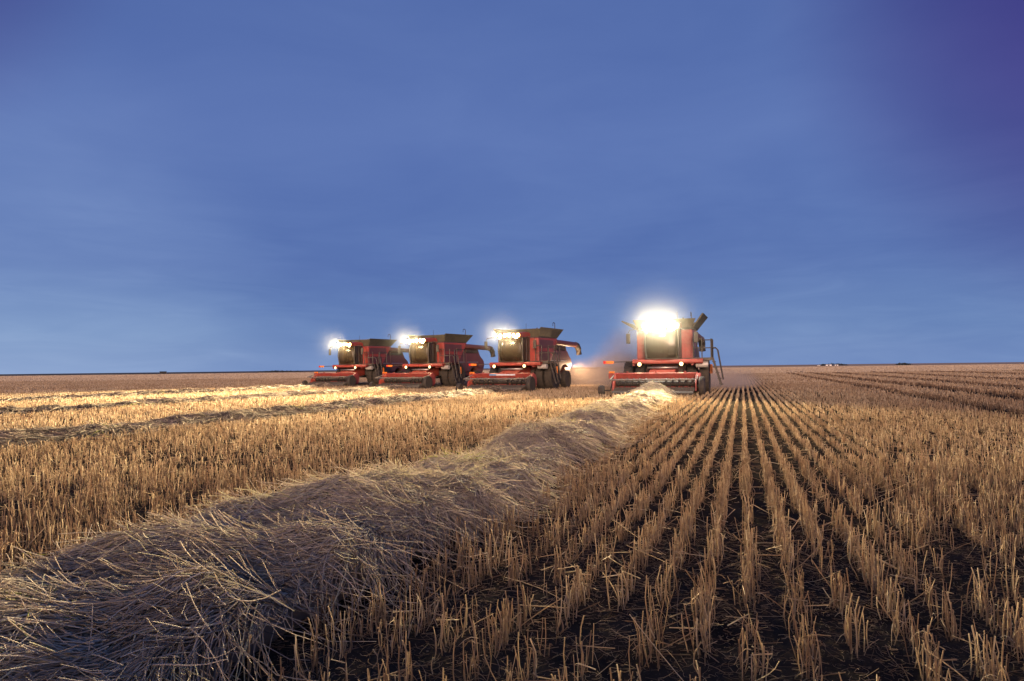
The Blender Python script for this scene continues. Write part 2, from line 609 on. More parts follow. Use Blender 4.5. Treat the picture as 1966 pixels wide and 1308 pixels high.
# ------------------------------------------------------------------ straw geometry
def frames(C):
    """unit tangents and two normals for polylines C (n,K,3)"""
    T = np.empty_like(C)
    T[:, 1:-1] = C[:, 2:] - C[:, :-2]
    T[:, 0] = C[:, 1] - C[:, 0]
    T[:, -1] = C[:, -1] - C[:, -2]
    T /= np.linalg.norm(T, axis=2, keepdims=True) + 1e-9
    ref = RNG.normal(size=(C.shape[0], 1, 3))
    A = np.cross(T, ref)
    A /= np.linalg.norm(A, axis=2, keepdims=True) + 1e-9
    B = np.cross(T, A)
    return A, B


def tubes(C, rad, sides=3, taper=None):
    """tubes along polylines: C (n,K,3), rad (n,) -> verts, quads"""
    n, K, _ = C.shape
    A, B = frames(C)
    tp = np.ones(K) if taper is None else np.asarray(taper)
    ang = np.arange(sides) * 2 * math.pi / sides
    rr = rad[:, None, None, None] * tp[None, :, None, None]
    V = C[:, :, None, :] + rr * (A[:, :, None, :] * np.cos(ang)[None, None, :, None] + B[:, :, None, :] * np.sin(ang)[None, None, :, None])
    base = (np.arange(n) * K * sides)[:, None, None]
    k = np.arange(K - 1)[None, :, None] * sides
    s = np.arange(sides)[None, None, :]
    s2 = (s + 1) % sides
    F = np.stack([base + k + s, base + k + s2, base + k + sides + s2, base + k + sides + s], -1).reshape(-1, 4)
    return V.reshape(-1, 3), F


class Straws:
    def __init__(self):
        self.V, self.F, self.T, self.n = [], [], [], 0

    def add(self, C, rad, tone, sides=3, taper=None):
        if not len(C):
            return
        V, F = tubes(C, rad, sides, taper)
        self.V.append(V)
        self.F.append(F + self.n)
        self.T.append(np.repeat(tone, C.shape[1] * sides))
        self.n += len(V)

    def add_raw(self, V, F, tone):
        self.V.append(V)
        self.F.append(F + self.n)
        self.T.append(tone)
        self.n += len(V)

    def build(self, name, mats):
        return np_mesh(name, np.concatenate(self.V), np.concatenate(self.F), mats, np.concatenate(self.T))


def build_windrow(i, y0, bands, label):
    y1 = HEADS[i][1] + 0.55
    st = Straws()
    # the packed body of the swath
    ds = 0.10 if i == 0 else 0.2
    ys = np.arange(y0, y1, ds)
    us = np.linspace(-1.0, 1.0, 29)
    Y, U = np.meshgrid(ys, us, indexing='ij')
    U = U * (windrow_half(i, Y) * 1.04)
    edge = np.abs(us)[None, :] > 0.97
    Z = windrow_top(i, Y, U) - 0.05 + 0.02 * vnoise(Y * 13, U * 13, 5)
    X = windrow_x(i, Y) + U * np.where(edge, 0.86, 1.0)
    Z = np.where(edge, 0.0, Z)
    Z = np.maximum(Z + ground_z(X, Y), 0.004)
    V = np.stack([X.ravel(), Y.ravel(), Z.ravel()], 1)
    nu = len(us)
    a, b = np.meshgrid(np.arange(len(ys) - 1), np.arange(nu - 1), indexing='ij')
    a = (a * nu + b).ravel()
    st.add_raw(V, np.stack([a, a + 1, a + nu + 1, a + nu], 1), 0.14 + 0.12 * RNG.random(len(V)))
    for (ya, yb, dens, rad, L) in bands:
        yb = min(yb, y1)
        n = int((yb - ya) * 1.9 * dens)
        s = RNG.uniform(ya, yb, n)
        u = RNG.uniform(-1.02, 1.02, n) * windrow_half(i, s)
        # combed direction: coherent patches, fanning out over both edges
        q = np.clip(u / 1.05, -1, 1)
        ang = 0.75 * vnoise(s * 0.6, u * 0.8, 41 + i) + 0.75 * vnoise(s * 2.2, u * 2.2, 42 + i) + 0.5 * vnoise(s * 5.5, u * 5.5, 43 + i) + 0.22 * RNG.normal(size=n)
        ang = ang + 0.42 * q * np.abs(q) + 0.10
        flip = RNG.random(n) < 0.14
        ang = np.where(flip, RNG.uniform(-math.pi, math.pi, n), ang)
        back = RNG.random(n) < 0.5
        ln = L * RNG.uniform(0.25, 1.25, n)
        K = 6
        t = np.linspace(0, 1, K)[None, :]
        bend = RNG.normal(size=(n, 1)) * 0.8
        aa = ang[:, None] + bend * t
        # heads of the stalks lie towards the camera side (-y)
        sg = np.where(back, -1.0, -1.0)[:, None]
        step = (ln / (K - 1))[:, None]
        dS = sg * np.cos(aa) * step
        dU = np.sin(aa) * step * np.where(u[:, None] >= 0, 1, 1)
        ss = s[:, None] + np.cumsum(dS, 1) - dS
        uu = u[:, None] + np.cumsum(dU, 1) - dU
        wig = 0.008 * vnoise(ss * 9 + RNG.uniform(0, 99, (n, 1)), uu * 9, 51)
        off = RNG.uniform(-0.02, 0.03, (n, 1)) + 0.035 * vnoise(s * 4.5, u * 6, 55)[:, None]
        lift = np.where(RNG.random((n, 1)) < 0.10, RNG.uniform(0.03, 0.16, (n, 1)), RNG.uniform(0, 0.03, (n, 1)))
        z = windrow_top(i, ss, uu)
        # stalks are stiff: they droop off the edge rather than fold against it
        droop = np.minimum.accumulate(z, 1)
        prev = z[:, :1]
        zz = np.empty_like(z)
        zz[:, 0] = z[:, 0]
        maxdrop = step[:, 0] * RNG.uniform(0.25, 0.85, n)
        for k in range(1, K):
            zz[:, k] = np.maximum(z[:, k], zz[:, k - 1] - maxdrop)
        zz = zz + off + lift * (t ** 2) + wig
        xx = windrow_x(i, ss) + uu + wig
        zz = np.maximum(zz + ground_z(xx, ss), 0.01)
        C = np.stack([xx, ss + 0.0, zz], 2)
        tone = np.clip((0.68 if i == 0 else 0.20) + 0.28 * RNG.normal(size=n) + 0.18 * vnoise(s * 1.1, u * 1.3, 61), 0.05, 0.93)
        green = (vnoise(s * 0.9, u * 1.6, 62) > 0.80) & (RNG.random(n) < 0.3)
        tone = np.where(green, 1.0, tone)
        st.add(C, rad * RNG.uniform(0.7, 1.3, n), tone, 3, np.linspace(1.1, 0.55, K))
    # stray stalks hanging far out of the near swath
    if i == 0:
        n = 110
        s = RNG.uniform(1.5, 14, n)
        side = np.where(RNG.random(n) < 0.75, 1.0, -1.0)
        u = side * RNG.uniform(0.5, 1.0, n)
        K = 5
        t = np.linspace(0, 1, K)[None, :]
        ln = RNG.uniform(0.25, 0.5, n)
        a = RNG.uniform(-0.9, 0.9, n)
        xx = windrow_x(0, s)[:, None] + u[:, None] + (side * np.cos(a) * ln)[:, None] * t
        yy = s[:, None] - (np.sin(a) * ln)[:, None] * t
        z0 = windrow_top(0, s, u)[:, None]
        zz = z0 + RNG.uniform(-0.02, 0.12, (n, 1)) * t * 2 - RNG.uniform(0.1, 0.5, (n, 1)) * t ** 2
        C = np.stack([xx, yy, np.maximum(zz, 0.02)], 2)
        st.add(C, RNG.uniform(0.0016, 0.0030, n), RNG.uniform(0.45, 0.95, n), 3)
    o = st.build('straw_windrow', [M['swath']])
    tag(o, label, 'windrow', 'windrows of cut straw waiting in the field')


build_windrow(0, -1.2, [(-1.0, 6, 2700, 0.0033, 0.50), (6, 11, 1900, 0.0040, 0.52), (11, 20, 850, 0.0050, 0.65), (20, 38, 420, 0.008, 0.6)],
              'broad tangled swath of straw running from the bottom corner to the head-on combine')
build_windrow(1, -6, [(-6, 20, 420, 0.0065, 0.6), (20, 44.2, 260, 0.011, 0.6)],
              'straw swath leading to the combine with orange cab lamps')
build_windrow(2, -6, [(-6, 49.2, 150, 0.013, 0.7)],
              'straw swath leading to the combine with yellow-white cab lamps')
build_windrow(3, -6, [(-6, 55.4, 90, 0.018, 0.8)],
              'most distant straw swath leading to the smallest combine')


# ------------------------------------------------------------------ stubble
ROW = 0.240
TRACKS = [(6.7, 0.3), (9.9, 0.7), (13.7, 0.7), (19.6, 0.8), (28.5, 1.2), (41.0, 1.5), (60.0, 2.0)]


def visible(x, y, margin):
    """keep what stands in a generous wedge in front of the camera"""
    c, s_ = math.cos(YAW), math.sin(YAW)
    dep = -x * s_ + y * c
    lat = x * c + y * s_
    return (dep > 1.2) & (np.abs(lat) < 0.80 * dep + margin), dep


def row_points(d0, d1, per_m, margin=6.0):
    """points along the drilled rows whose depth from the camera lies in d0..d1"""
    kmax = int((d1 * 1.35 + 6) / ROW)
    area_rows = 2 * kmax + 1
    ylo, yhi = -0.7 * d1 - 3, d1 * 1.35 + 3
    n = int(area_rows * (yhi - ylo) * per_m)
    if n > 6_000_000:
        n = 6_000_000
    k = RNG.integers(-kmax, kmax + 1, n)
    y = RNG.uniform(ylo, yhi, n)
    x = k * ROW + 0.015
    ok, dep = visible(x, y, margin)
    ok &= (dep >= d0) & (dep < d1)
    k, x, y = k[ok], x[ok], y[ok]
    # drill wobble and clumps within the row
    x = x + 0.012 * vnoise(y * 0.5, k * 3.7, 71) + RNG.normal(size=len(x)) * (0.027 if d0 < 9 else 0.022)
    clump = vnoise(y * 4.5, k * 5.1, 72) + 0.45 * vnoise(y * 1.1, k * 2.3, 73) + 0.35 * vnoise(y * 13, k * 3.1, 74)
    ok = clump + RNG.normal(size=len(x)) * 0.22 > -0.14 - 0.40 * smooth01((y - 5) / 9)
    # bare where swaths lie and where wheels ran
    for i in range(4):
        ok &= ~((np.abs(x - windrow_x(i, y)) < windrow_half(i, y) * 1.06 + 0.04) & (y < HEADS[i][1] + 2))
    for tx, tw in TRACKS:
        ok &= ~((track_of(x, y) == 1) & (RNG.random(len(x)) < 0.9))
        break
    return x[ok], y[ok]


def track_of(x, y):
    """1 in a wheel rut, 2 on the weathered line of old straw beside it"""
    r = np.zeros(len(x), int)
    for tx, tw in TRACKS:
        d = x - tx - 0.25 * vnoise(y * 0.05, tx, 75)
        r = np.where((d > -tw) & (d < 0), 1, r)
        r = np.where((d >= 0) & (d < 0.45 * tw + 0.15), 2, r)
    return r


def tone_at(x, y):
    n = len(x)
    return np.clip(0.50 + 0.21 * RNG.normal(size=n) + 0.12 * vnoise(x * 0.35, y * 0.35, 81) + 0.12 * vnoise(x * 3, y * 3, 82), 0.02, 1.0)


def build_stubble():
    st = Straws()
    for (d0, d1, per_m, rad, K) in ((1.2, 5.5, 85, 0.0029, 4), (5.5, 9, 110, 0.0031, 4), (9, 18, 56, 0.0039, 3), (18, 30, 28, 0.0058, 2), (30, 50, 17, 0.010, 2), (50, 110, 7.5, 0.022, 2)):
        x, y = row_points(d0, d1, per_m)
        n = len(x)
        h = (0.18 if d0 < 5 else 0.165 if d0 < 9 else 0.12 if d0 < 15 else 0.108) + (0.044 if d0 < 9 else 0.028) * RNG.normal(size=n) + (0.03 * vnoise(x * 6, y * 6, 85) if d0 < 9 else 0) + 0.02 * vnoise(x * 0.8, y * 0.8, 83)
        short = RNG.random(n) < 0.12
        h = np.clip(np.where(short, h * 0.5, h), 0.05, 0.36)
        old = track_of(x, y) == 2
        h = np.where(old, 0.17 + 0.03 * RNG.normal(size=n), h)
        lx, ly = RNG.normal(size=n) * 0.085, RNG.normal(size=n) * 0.085 - 0.03
        flop = RNG.random(n) < 0.05
        lx = np.where(flop, lx * 6, lx)
        ly = np.where(flop, ly * 6, ly)
        t = np.linspace(0, 1, K)[None, :]
        kink = (RNG.random(n) < 0.13) & (K > 2)
        kx, ky = RNG.normal(size=n) * 0.07, RNG.normal(size=n) * 0.07
        bx, by = RNG.normal(size=(n, 1)) * 0.02, RNG.normal(size=(n, 1)) * 0.02
        zz = h[:, None] * t / np.sqrt(1 + lx ** 2 + ly ** 2)[:, None] + ground_z(x, y)[:, None]
        xx = x[:, None] + (lx * h)[:, None] * t + bx * t * (1 - t) * 2
        yy = y[:, None] + (ly * h)[:, None] * t + by * t * (1 - t) * 2
        if K > 2:      # some stems are snapped and hang over
            xx[:, -1] += np.where(kink, kx, 0)
            yy[:, -1] += np.where(kink, ky, 0)
            zz[:, -1] -= np.where(kink, h * RNG.uniform(0.25, 0.6, n), 0)
        if d0 < 9:     # dry leaf sheaths peeling off the stems
            m = RNG.random(n) < 0.30
            k = int(m.sum())
            a = RNG.uniform(0, 2 * math.pi, (k, 1))
            L = RNG.uniform(0.03, 0.11, (k, 1))
            q = np.linspace(0, 1, 4)[None, :]
            z0 = (h[m] * RNG.uniform(0.15, 0.8, k))[:, None]
            C = np.stack([x[m][:, None] + np.cos(a) * L * q, y[m][:, None] + np.sin(a) * L * q,
                          np.maximum(z0 + L * (0.6 * q - RNG.uniform(0.6, 1.6, (k, 1)) * q * q), 0.006)], 2)
            st.add(C, RNG.uniform(0.0012, 0.0024, k), np.clip(tone_at(x[m], y[m]) + 0.1, 0, 1), 3, (1, 1, 0.8, 0.3))
        C = np.stack([xx, yy, zz], 2)
        st.add(C, rad * RNG.uniform(0.65, 1.35, n), np.clip(tone_at(x, y) - np.where(old, 0.5, 0) + (0.18 if d0 > 25 else 0.08 if d0 > 15 else -0.02), 0, 1), 3)  # rows further off toned paler to stand in for brighter light
    # far off: tufts, wider and sparser, brighter far light put into their tone
    for (d0, d1, cnt, w) in ((110, 190, 70000, 0.10), (190, 420, 90000, 0.22)):
        dep = np.sqrt(RNG.uniform(d0 ** 2, d1 ** 2, cnt))
        lat = RNG.uniform(-1, 1, cnt) * (0.8 * dep + 8)
        c, s_ = math.cos(YAW), math.sin(YAW)
        x = lat * c - dep * s_
        y = lat * s_ + dep * c
        x = np.round(x / ROW) * ROW + RNG.normal(size=cnt) * 0.03
        ok = np.ones(cnt, bool)
        for tx, tw in TRACKS:
            ok &= ~(np.abs(x - tx) < tw * 0.6)
        x, y = x[ok], y[ok]
        n = len(x)
        h = np.clip(0.13 + 0.025 * RNG.normal(size=n), 0.1, 0.3)
        t = np.array([[0.0, 1.0]])
        C = np.stack([x[:, None] + 0 * t, y[:, None] + 0 * t, ground_z(x, y)[:, None] + h[:, None] * t], 2)
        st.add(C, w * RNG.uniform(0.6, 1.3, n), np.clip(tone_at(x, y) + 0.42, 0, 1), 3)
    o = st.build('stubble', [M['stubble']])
    tag(o, 'upright cut straw stubble standing in drilled rows over the field', 'stubble', kind='stuff')


build_stubble()


def build_litter():
    """loose stalks on the soil between the rows"""
    st = Straws()
    for (d0, d1, cnt, rad) in ((1.2, 6, 4200, 0.0014), (1.2, 6, 30000, 0.0009), (6, 16, 9000, 0.0018)):
        dep = np.sqrt(RNG.uniform(d0 ** 2, d1 ** 2, cnt))
        lat = RNG.uniform(-1, 1, cnt) * (0.8 * dep + 2)
        c, s_ = math.cos(YAW), math.sin(YAW)
        x, y = lat * c - dep * s_, lat * s_ + dep * c
        a = RNG.uniform(0, 2 * math.pi, cnt)
        L = RNG.uniform(0.03, 0.22, cnt) if rad > 0.001 else RNG.uniform(0.01, 0.07, cnt)
        K = 4
        t = np.linspace(-0.5, 0.5, K)[None, :]
        bend = RNG.normal(size=(cnt, 1)) * 0.02
        xx = x[:, None] + (np.cos(a) * L)[:, None] * t - bend * np.sin(a)[:, None] * t * t * 4
        yy = y[:, None] + (np.sin(a) * L)[:, None] * t + bend * np.cos(a)[:, None] * t * t * 4
        tilt = np.where(RNG.random(cnt) < 0.2, RNG.uniform(0, 0.9, cnt), RNG.uniform(-0.05, 0.05, cnt))
        zz = 0.012 + RNG.uniform(0, 0.02, (cnt, 1)) + np.abs(tilt * L)[:, None] * (t + 0.5)
        st.add(np.stack([xx, yy, zz], 2), rad * RNG.uniform(0.6, 1.4, cnt), RNG.uniform(0.0, 0.75, cnt) ** 1.5, 3)
    # longer fallen stalks leaning over the rows
    n = 220
    dep = np.sqrt(RNG.uniform(4, 100, n))
    lat = RNG.uniform(-1, 1, n) * (0.8 * dep + 1)
    c, s_ = math.cos(YAW), math.sin(YAW)
    x, y = lat * c - dep * s_, lat * s_ + dep * c
    a = RNG.uniform(0, 2 * math.pi, n)
    L = RNG.uniform(0.25, 0.5, n)
    t = np.linspace(0, 1, 5)[None, :]
    zz = 0.02 + RNG.uniform(0.05, 0.26, (n, 1)) * t + RNG.normal(size=(n, 1)) * 0.05 * t * (1 - t)
    kink = RNG.normal(size=(n, 1)) * 0.25
    xx = x[:, None] + np.cos(a[:, None] + kink * t) * L[:, None] * t
    yy = y[:, None] + np.sin(a[:, None] + kink * t) * L[:, None] * t
    st.add(np.stack([xx, yy, np.maximum(zz, 0.012)], 2), RNG.uniform(0.0012, 0.0024, n), RNG.uniform(0.3, 0.95, n), 3)
    o = st.build('fallen_straw', [M['stubble']])
    tag(o, 'loose broken stalks scattered on the dark soil between rows', 'straw', kind='stuff')


build_litter()





def build_shade_hedge():
    """added hedge out of view behind the camera, there to shade the near ground"""
    bx, by = math.sin(SUN_AZ), math.cos(SUN_AZ)          # towards the light
    ax, ay = -by, bx
    b = MB()
    rows = []
    K = 121
    for k in range(K):
        t = -75 + 150 * k / (K - 1)
        hh = 2.55 + 0.30 * float(vnoise(t * 0.5, 0.3, 95)) + 0.15 * float(vnoise(t * 2.1, 0.3, 96))
        ring = []
        for (d, z) in ((-0.9, 0.0), (-0.85, hh * 0.6), (-0.35, hh * 0.95), (0.35, hh), (0.85, hh * 0.6), (0.9, 0.0)):
            dd = 8.0 + d + 0.2 * float(vnoise(t * 1.3, d * 3, 97))
            ring.append((bx * dd + ax * t, by * dd + ay * t, z - (0.05 if z == 0 else 0)))
        rows += ring
    fs = []
    for k in range(K - 1):
        for j in range(5):
            a = 6 * k + j
            fs.append((a, a + 1, a + 7, a + 6))
    b.add(rows, fs)
    for k in range(9000):
        t = random.uniform(-75, 75)
        d = 8.0 + random.gauss(0, 0.55)
        z = random.uniform(0.1, 2.6)
        p = Vector((bx * d + ax * t, by * d + ay * t, z))
        s_ = random.uniform(0.05, 0.12)
        b.add([p + Vector((random.uniform(-s_, s_), random.uniform(-s_, s_), random.uniform(-s_, s_))) for _ in range(4)], [(0, 1, 2, 3)])
    o = b.build('shade_hedge', M['thicket'])  # unseen hedge, added to keep the low sun off the foreground
    tag(o, 'dark hedge added out of view behind the viewer to shade the foreground', 'shade_hedge', kind='stuff')


build_shade_hedge()


# ------------------------------------------------------------------ combine harvesters
def make_wheel(name, parent, cx, cy, rad, wid, rim_r, face, lugs=True):
    """tyre with chevron lugs; the rim is a mesh of its own"""
    w = wid / 2
    t = MB()
    t.lathe_x([(-w * 0.80, rim_r), (-w, rim_r + (rad - rim_r) * 0.35), (-w * 0.98, rad * 0.90), (-w * 0.80, rad * 0.955), (0, rad * 0.965),
               (w * 0.80, rad * 0.955), (w * 0.98, rad * 0.90), (w, rim_r + (rad - rim_r) * 0.35), (w * 0.80, rim_r)], (0, 0, 0), 36)
    if lugs:
        n = 20
        for k in range(n):
            for s in (-1, 1):
                q = 2 * math.pi * (k + (0.25 if s > 0 else -0.25)) / n
                q2 = q + 0.16
                for (xa, qa, xb, qb) in ((s * w * 0.96, q, s * 0.02, q2),):
                    vs = []
                    for r_ in (rad * 0.945, rad * 1.0):
                        for (xx, qq, dq) in ((xa, qa, -0.035), (xa, qa, 0.035), (xb, qb, 0.035), (xb, qb, -0.035)):
                            vs.append((xx, r_ * math.cos(qq + dq), r_ * math.sin(qq + dq)))
                    t.hexa(vs)
    o = t.build(name, M['rubber'], parent, smooth=True)
    o.location = (cx, cy, (rad - 0.02) * 0.97)
    o.scale = (1, 1, 0.97)      # keeps the wheel round under the machine's own scale
    r = MB()
    f = face
    r.lathe_x([(-f * w * 0.7, rim_r * 0.98), (f * w * 0.72, rim_r * 1.02), (f * w * 0.80, rim_r * 1.0), (f * w * 0.74, rim_r * 0.90), (f * w * 0.30, rim_r * 0.72),
               (f * w * 0.25, rim_r * 0.40), (f * w * 0.45, rim_r * 0.34), (f * w * 0.48, 0.04)], (0, 0, 0), 28)
    for k in range(8):
        q = 2 * math.pi * k / 8
        r.lathe_x([(f * w * 0.25, 0.025), (f * w * 0.36, 0.025)], (0, rim_r * 0.55 * math.cos(q), rim_r * 0.55 * math.sin(q)), 6)
    r.build('rim', M['rim'], o, smooth=True)
    return o


def lamp_mats(i, col, strength):
    return emis('lamp_glow_%s' % ('white', 'amber', 'cream', 'peach')[i], col, strength)


def make_combine():
    root = empty('combine_harvester')
    P = {}

    # --- threshing body behind the grain tank, its side panels and the rear hood
    prof = [(0.2, 0.95), (0.2, 3.30), (3.2, 3.24), (4.55, 3.05), (4.95, 2.45), (5.45, 2.15), (5.60, 1.55), (5.30, 1.05), (4.6, 0.95), (4.55, 1.15),
            (4.3, 1.42), (3.9, 1.52), (3.5, 1.42), (3.22, 1.10), (3.1, 0.85)]
    b = MB()
    b.prism_x(prof, -1.30, 1.30)
    b.build('body', M['red_shaded'], root, bevel=0.03)
    for s in (-1, 1):
        x0, x1 = (1.303, 1.47) if s > 0 else (-1.47, -1.303)
        p = MB()
        p.prism_x([(1.05, 1.25), (1.05, 2.62), (2.36, 2.66), (2.36, 1.20)], x0, x1)
        p.prism_x([(2.40, 1.20), (2.40, 2.66), (4.50, 2.62), (4.86, 2.30), (5.28, 2.05), (5.36, 1.62), (4.72, 1.45), (4.30, 1.62), (3.9, 1.70), (3.4, 1.58), (3.02, 1.20)], x0, x1)
        o = p.build('side_panel', M['red_shaded'], root, bevel=0.035)
        q = MB()
        xs = (1.472, 1.486) if s > 0 else (-1.486, -1.472)
        q.box(xs[0], xs[1], 1.25, 2.2, 1.92, 1.97)
        q.box(xs[0], xs[1], 2.55, 4.3, 1.92, 1.97)
        q.build('side_stripe', M['steel'], o)
        g = MB()
        gx0, gx1 = (1.303, 1.42) if s > 0 else (-1.42, -1.303)
        g.box(gx0, gx1, 2.5, 4.3, 2.70, 2.92)
        for k in range(9):
            y = 2.56 + k * 0.2
            xa, xb = (gx1 + 0.002, gx1 + 0.02) if s > 0 else (gx0 - 0.02, gx0 - 0.002)
            g.box(xa, xb, y, y + 0.06, 2.72, 2.90)
        g.build('engine_grille', M['dark'], root)

    # --- grain tank with its tall front walls beside the cab
    t = MB()
    t.hexa([(-1.52, -1.02, 1.86), (1.52, -1.02, 1.86), (1.52, 1.03, 1.80), (-1.52, 1.03, 1.80),
            (-1.52, -1.02, 3.42), (1.52, -1.02, 3.42), (1.52, 2.45, 3.46), (-1.52, 2.45, 3.46)])
    tank = t.build('grain_tank', M['red'], root, bevel=0.05)
    for s in (-1, 1):
        d = MB()
        d.box(*((0.95, 1.46) if s > 0 else (-1.46, -0.95)), -1.055, -1.023, 1.98, 2.62)
        d.box(*((0.95, 1.46) if s > 0 else (-1.46, -0.95)), -1.055, -1.023, 2.67, 3.34)
        d.build('front_panel', M['red'], tank, bevel=0.012)
        e = MB()
        e.box(*((1.523, 1.54) if s > 0 else (-1.54, -1.523)), -0.90, 0.95, 1.95, 2.55)
        e.box(*((1.523, 1.54) if s > 0 else (-1.54, -1.523)), -0.90, 1.6, 2.75, 3.30)
        e.build('tank_side_panel', M['red_shaded'], tank, bevel=0.01)
    # four flared cover sheets on top of the tank
    ext = MB()
    zb, zt = 3.47, 4.02
    ext.hexa([(-1.45, -0.96, zb), (1.45, -0.96, zb), (1.45, -0.90, zb), (-1.45, -0.90, zb), (-1.72, -1.20, zt - 0.02), (1.72, -1.20, zt - 0.02), (1.72, -1.15, zt - 0.02), (-1.72, -1.15, zt - 0.02)])
    ext.build('tank_cover', M['olive'], root)
    ext = MB()
    ext.hexa([(-1.45, 2.34, zb), (1.45, 2.34, zb), (1.45, 2.40, zb), (-1.45, 2.40, zb), (-1.72, 2.93, zt), (1.72, 2.93, zt), (1.72, 2.98, zt), (-1.72, 2.98, zt)])
    ext.build('tank_cover', M['olive'], root)
    for s in (-1, 1):
        ext = MB()
        ext.hexa([(s * 0.0, -0.94, 0), (s * 0.06, -0.94, 0), (s * 0.06, 2.38, 0), (s * 0.0, 2.38, 0),
                  (s * 0.40, -1.18, 0.56), (s * 0.46, -1.18, 0.55), (s * 0.46, 2.96, 0.57), (s * 0.40, 2.96, 0.57)])
        o = ext.build('tank_cover', M['olive'], root)
        o.location = (s * 1.45, 0, zb)
        P['flap_%d' % s] = o
    r = MB()
    r.tube([(1.2, 2.7, 3.4), (1.2, 2.75, 4.45), (1.2, 2.72, 4.55), (1.2, 2.55, 4.60), (1.2, 2.4, 4.56), (1.2, 2.36, 4.35)], 0.025, 6)
    r.build('tank_rail', M['dark'], root, smooth=True)
    r = MB()
    r.tube([(0.95, 0.1, 4.0), (0.95, 0.1, 4.13)], 0.05, 8)
    r.box(0.6, 0.85, 0.0, 0.22, 3.98, 4.08)
    r.box(0.5, 1.1, -0.1, 0.3, 3.94, 3.99)
    r.build('beacon', M['dark'], root)

    # --- cab
    c = MB()
    zf, zc = 1.86, 3.42
    for s in (-1, 1):     # corner posts
        c.tube([(s * 0.86, -2.08, zf), (s * 0.89, -2.22, 2.6), (s * 0.86, -2.12, zc)], 0.05, 8)
        c.tube([(s * 0.88, -1.14, zf), (s * 0.88, -1.14, zc)], 0.06, 8)
        c.tube([(s * 0.895, -1.6, zf), (s * 0.915, -1.6, 2.6), (s * 0.895, -1.6, zc)], 0.026, 6)
    c.box(-0.91, 0.91, -2.12, -1.06, 1.843, 1.90)
    c.box(-0.88, 0.88, -1.10, -1.06, 1.9, 3.42)
    cab = c.build('cab', M['dark'], root, smooth=True)
    g = MB()
    n = 10
    vs, fs = [], []
    for j, (z, yb, hw) in enumerate(((1.90, -2.08, 0.84), (2.25, -2.18, 0.86), (2.6, -2.22, 0.87), (3.0, -2.19, 0.86), (3.42, -2.10, 0.84))):
        for k in range(n + 1):
            q = -1 + 2 * k / n
            vs.append((hw * q, yb - 0.14 * (1 - q * q), z))
    for j in range(4):
        for k in range(n):
            a = j * (n + 1) + k
            fs.append((a, a + 1, a + n + 2, a + n + 1))
    g.add(vs, fs)
    o = g.build('windshield', M['glass'], cab, smooth=True)
    sol = o.modifiers.new('thickness', 'SOLIDIFY')
    sol.thickness = 0.008
    for s in (-1, 1):
        g = MB()
        x = s * 0.90
        g.hexa([(x - 0.004, -2.0, 1.93), (x + 0.004, -2.0, 1.93), (x + 0.004, -1.16, 1.93), (x - 0.004, -1.16, 1.93),
                (x - 0.004, -2.05, 3.40), (x + 0.004, -2.05, 3.40), (x + 0.004, -1.16, 3.40), (x - 0.004, -1.16, 3.40)])
        g.build('door_window', M['glass'], cab)
    sb = MB()
    sb.box(-0.27, 0.27, -1.72, -1.24, 2.15, 2.32)
    sb.box(-0.26, 0.26, -1.28, -1.15, 2.3, 3.0)
    sb.box(-0.15, 0.15, -1.27, -1.17, 3.0, 3.2)
    sb.box(-0.2, 0.2, -1.68, -1.28, 1.9, 2.15)
    sb.build('seat', M['seat'], cab, bevel=0.04)
    sb = MB()
    sb.tube([(0, -2.05, 1.9), (0, -1.90, 2.45)], 0.05, 8)
    ring = [(0.2 * math.cos(a), -1.86 + 0.10 * math.sin(a), 2.5 + 0.17 * math.sin(a)) for a in np.linspace(0, 2 * math.pi, 17)]
    sb.tube(ring, 0.018, 6)
    sb.build('steering_column', M['dark'], cab, smooth=True)
    sb = MB()
    sb.box(0.36, 0.62, -1.8, -1.2, 2.0, 2.48)
    sb.box(0.5, 0.62, -1.75, -1.68, 2.45, 2.75)
    sb.build('console', M['dark'], cab, bevel=0.02)
    # roof with visor
    rf = MB()
    rf.prism_x([(-2.62, 3.52), (-2.66, 3.60), (-2.50, 3.70), (-1.8, 3.78), (-1.3, 3.77), (-1.07, 3.68), (-1.07, 3.43), (-2.30, 3.43)], -0.97, 0.97)
    rf.build('cab_roof', M['red'], cab, bevel=0.05)
    # roof lamps
    for k in range(6):
        x = -0.82 + 1.64 * k / 5
        h = MB()
        h.lathe_x([(-0.07, 0.07), (-0.02, 0.115), (0.02, 0.12)], (0, 0, 0), 16)
        o = h.build('work_light', M['dark'], root, smooth=True)
        o.rotation_euler = (R(6), 0, R(-90))
        o.location = (x, -2.70, 3.545)
        ln = MB()
        ln.lathe_x([(0.021, 0.112), (0.045, 0.095), (0.058, 0.02)], (0, 0, 0), 16)
        P.setdefault('lens', []).append(ln.build('lens', M['steel'], o, smooth=True))
    # lamps under the visor, lower row
    for x in (-0.6, 0.6):
        h = MB()
        h.box(-0.06, 0.03, -0.10, 0.10, -0.06, 0.06)
        o = h.build('work_light', M['dark'], root, bevel=0.015)
        o.rotation_euler = (0, 0, R(-90))
        o.location = (x, -2.52, 3.40)
        ln = MB()
        ln.box(0.031, 0.045, -0.09, 0.09, -0.05, 0.05)
        P['lens'].append(ln.build('lens', M['steel'], o, bevel=0.006))
    # mirrors on long arms
    for s in (-1, 1):
        a = MB()
        a.tube([(s * 0.95, -2.1, 3.40), (s * 1.35, -2.2, 3.46), (s * 1.72, -2.24, 3.40), (s * 1.80, -2.24, 3.25)], 0.022, 6)
        o = a.build('mirror_arm', M['dark'], root, smooth=True)
        b = MB()
        b.box(s * 1.80 - 0.11, s * 1.80 + 0.11, -2.30, -2.22, 2.68, 3.22)
        m = b.build('mirror', M['dark'], o, bevel=0.03)

    # --- red platform beam under the cab with two headlights
    bm_ = MB()
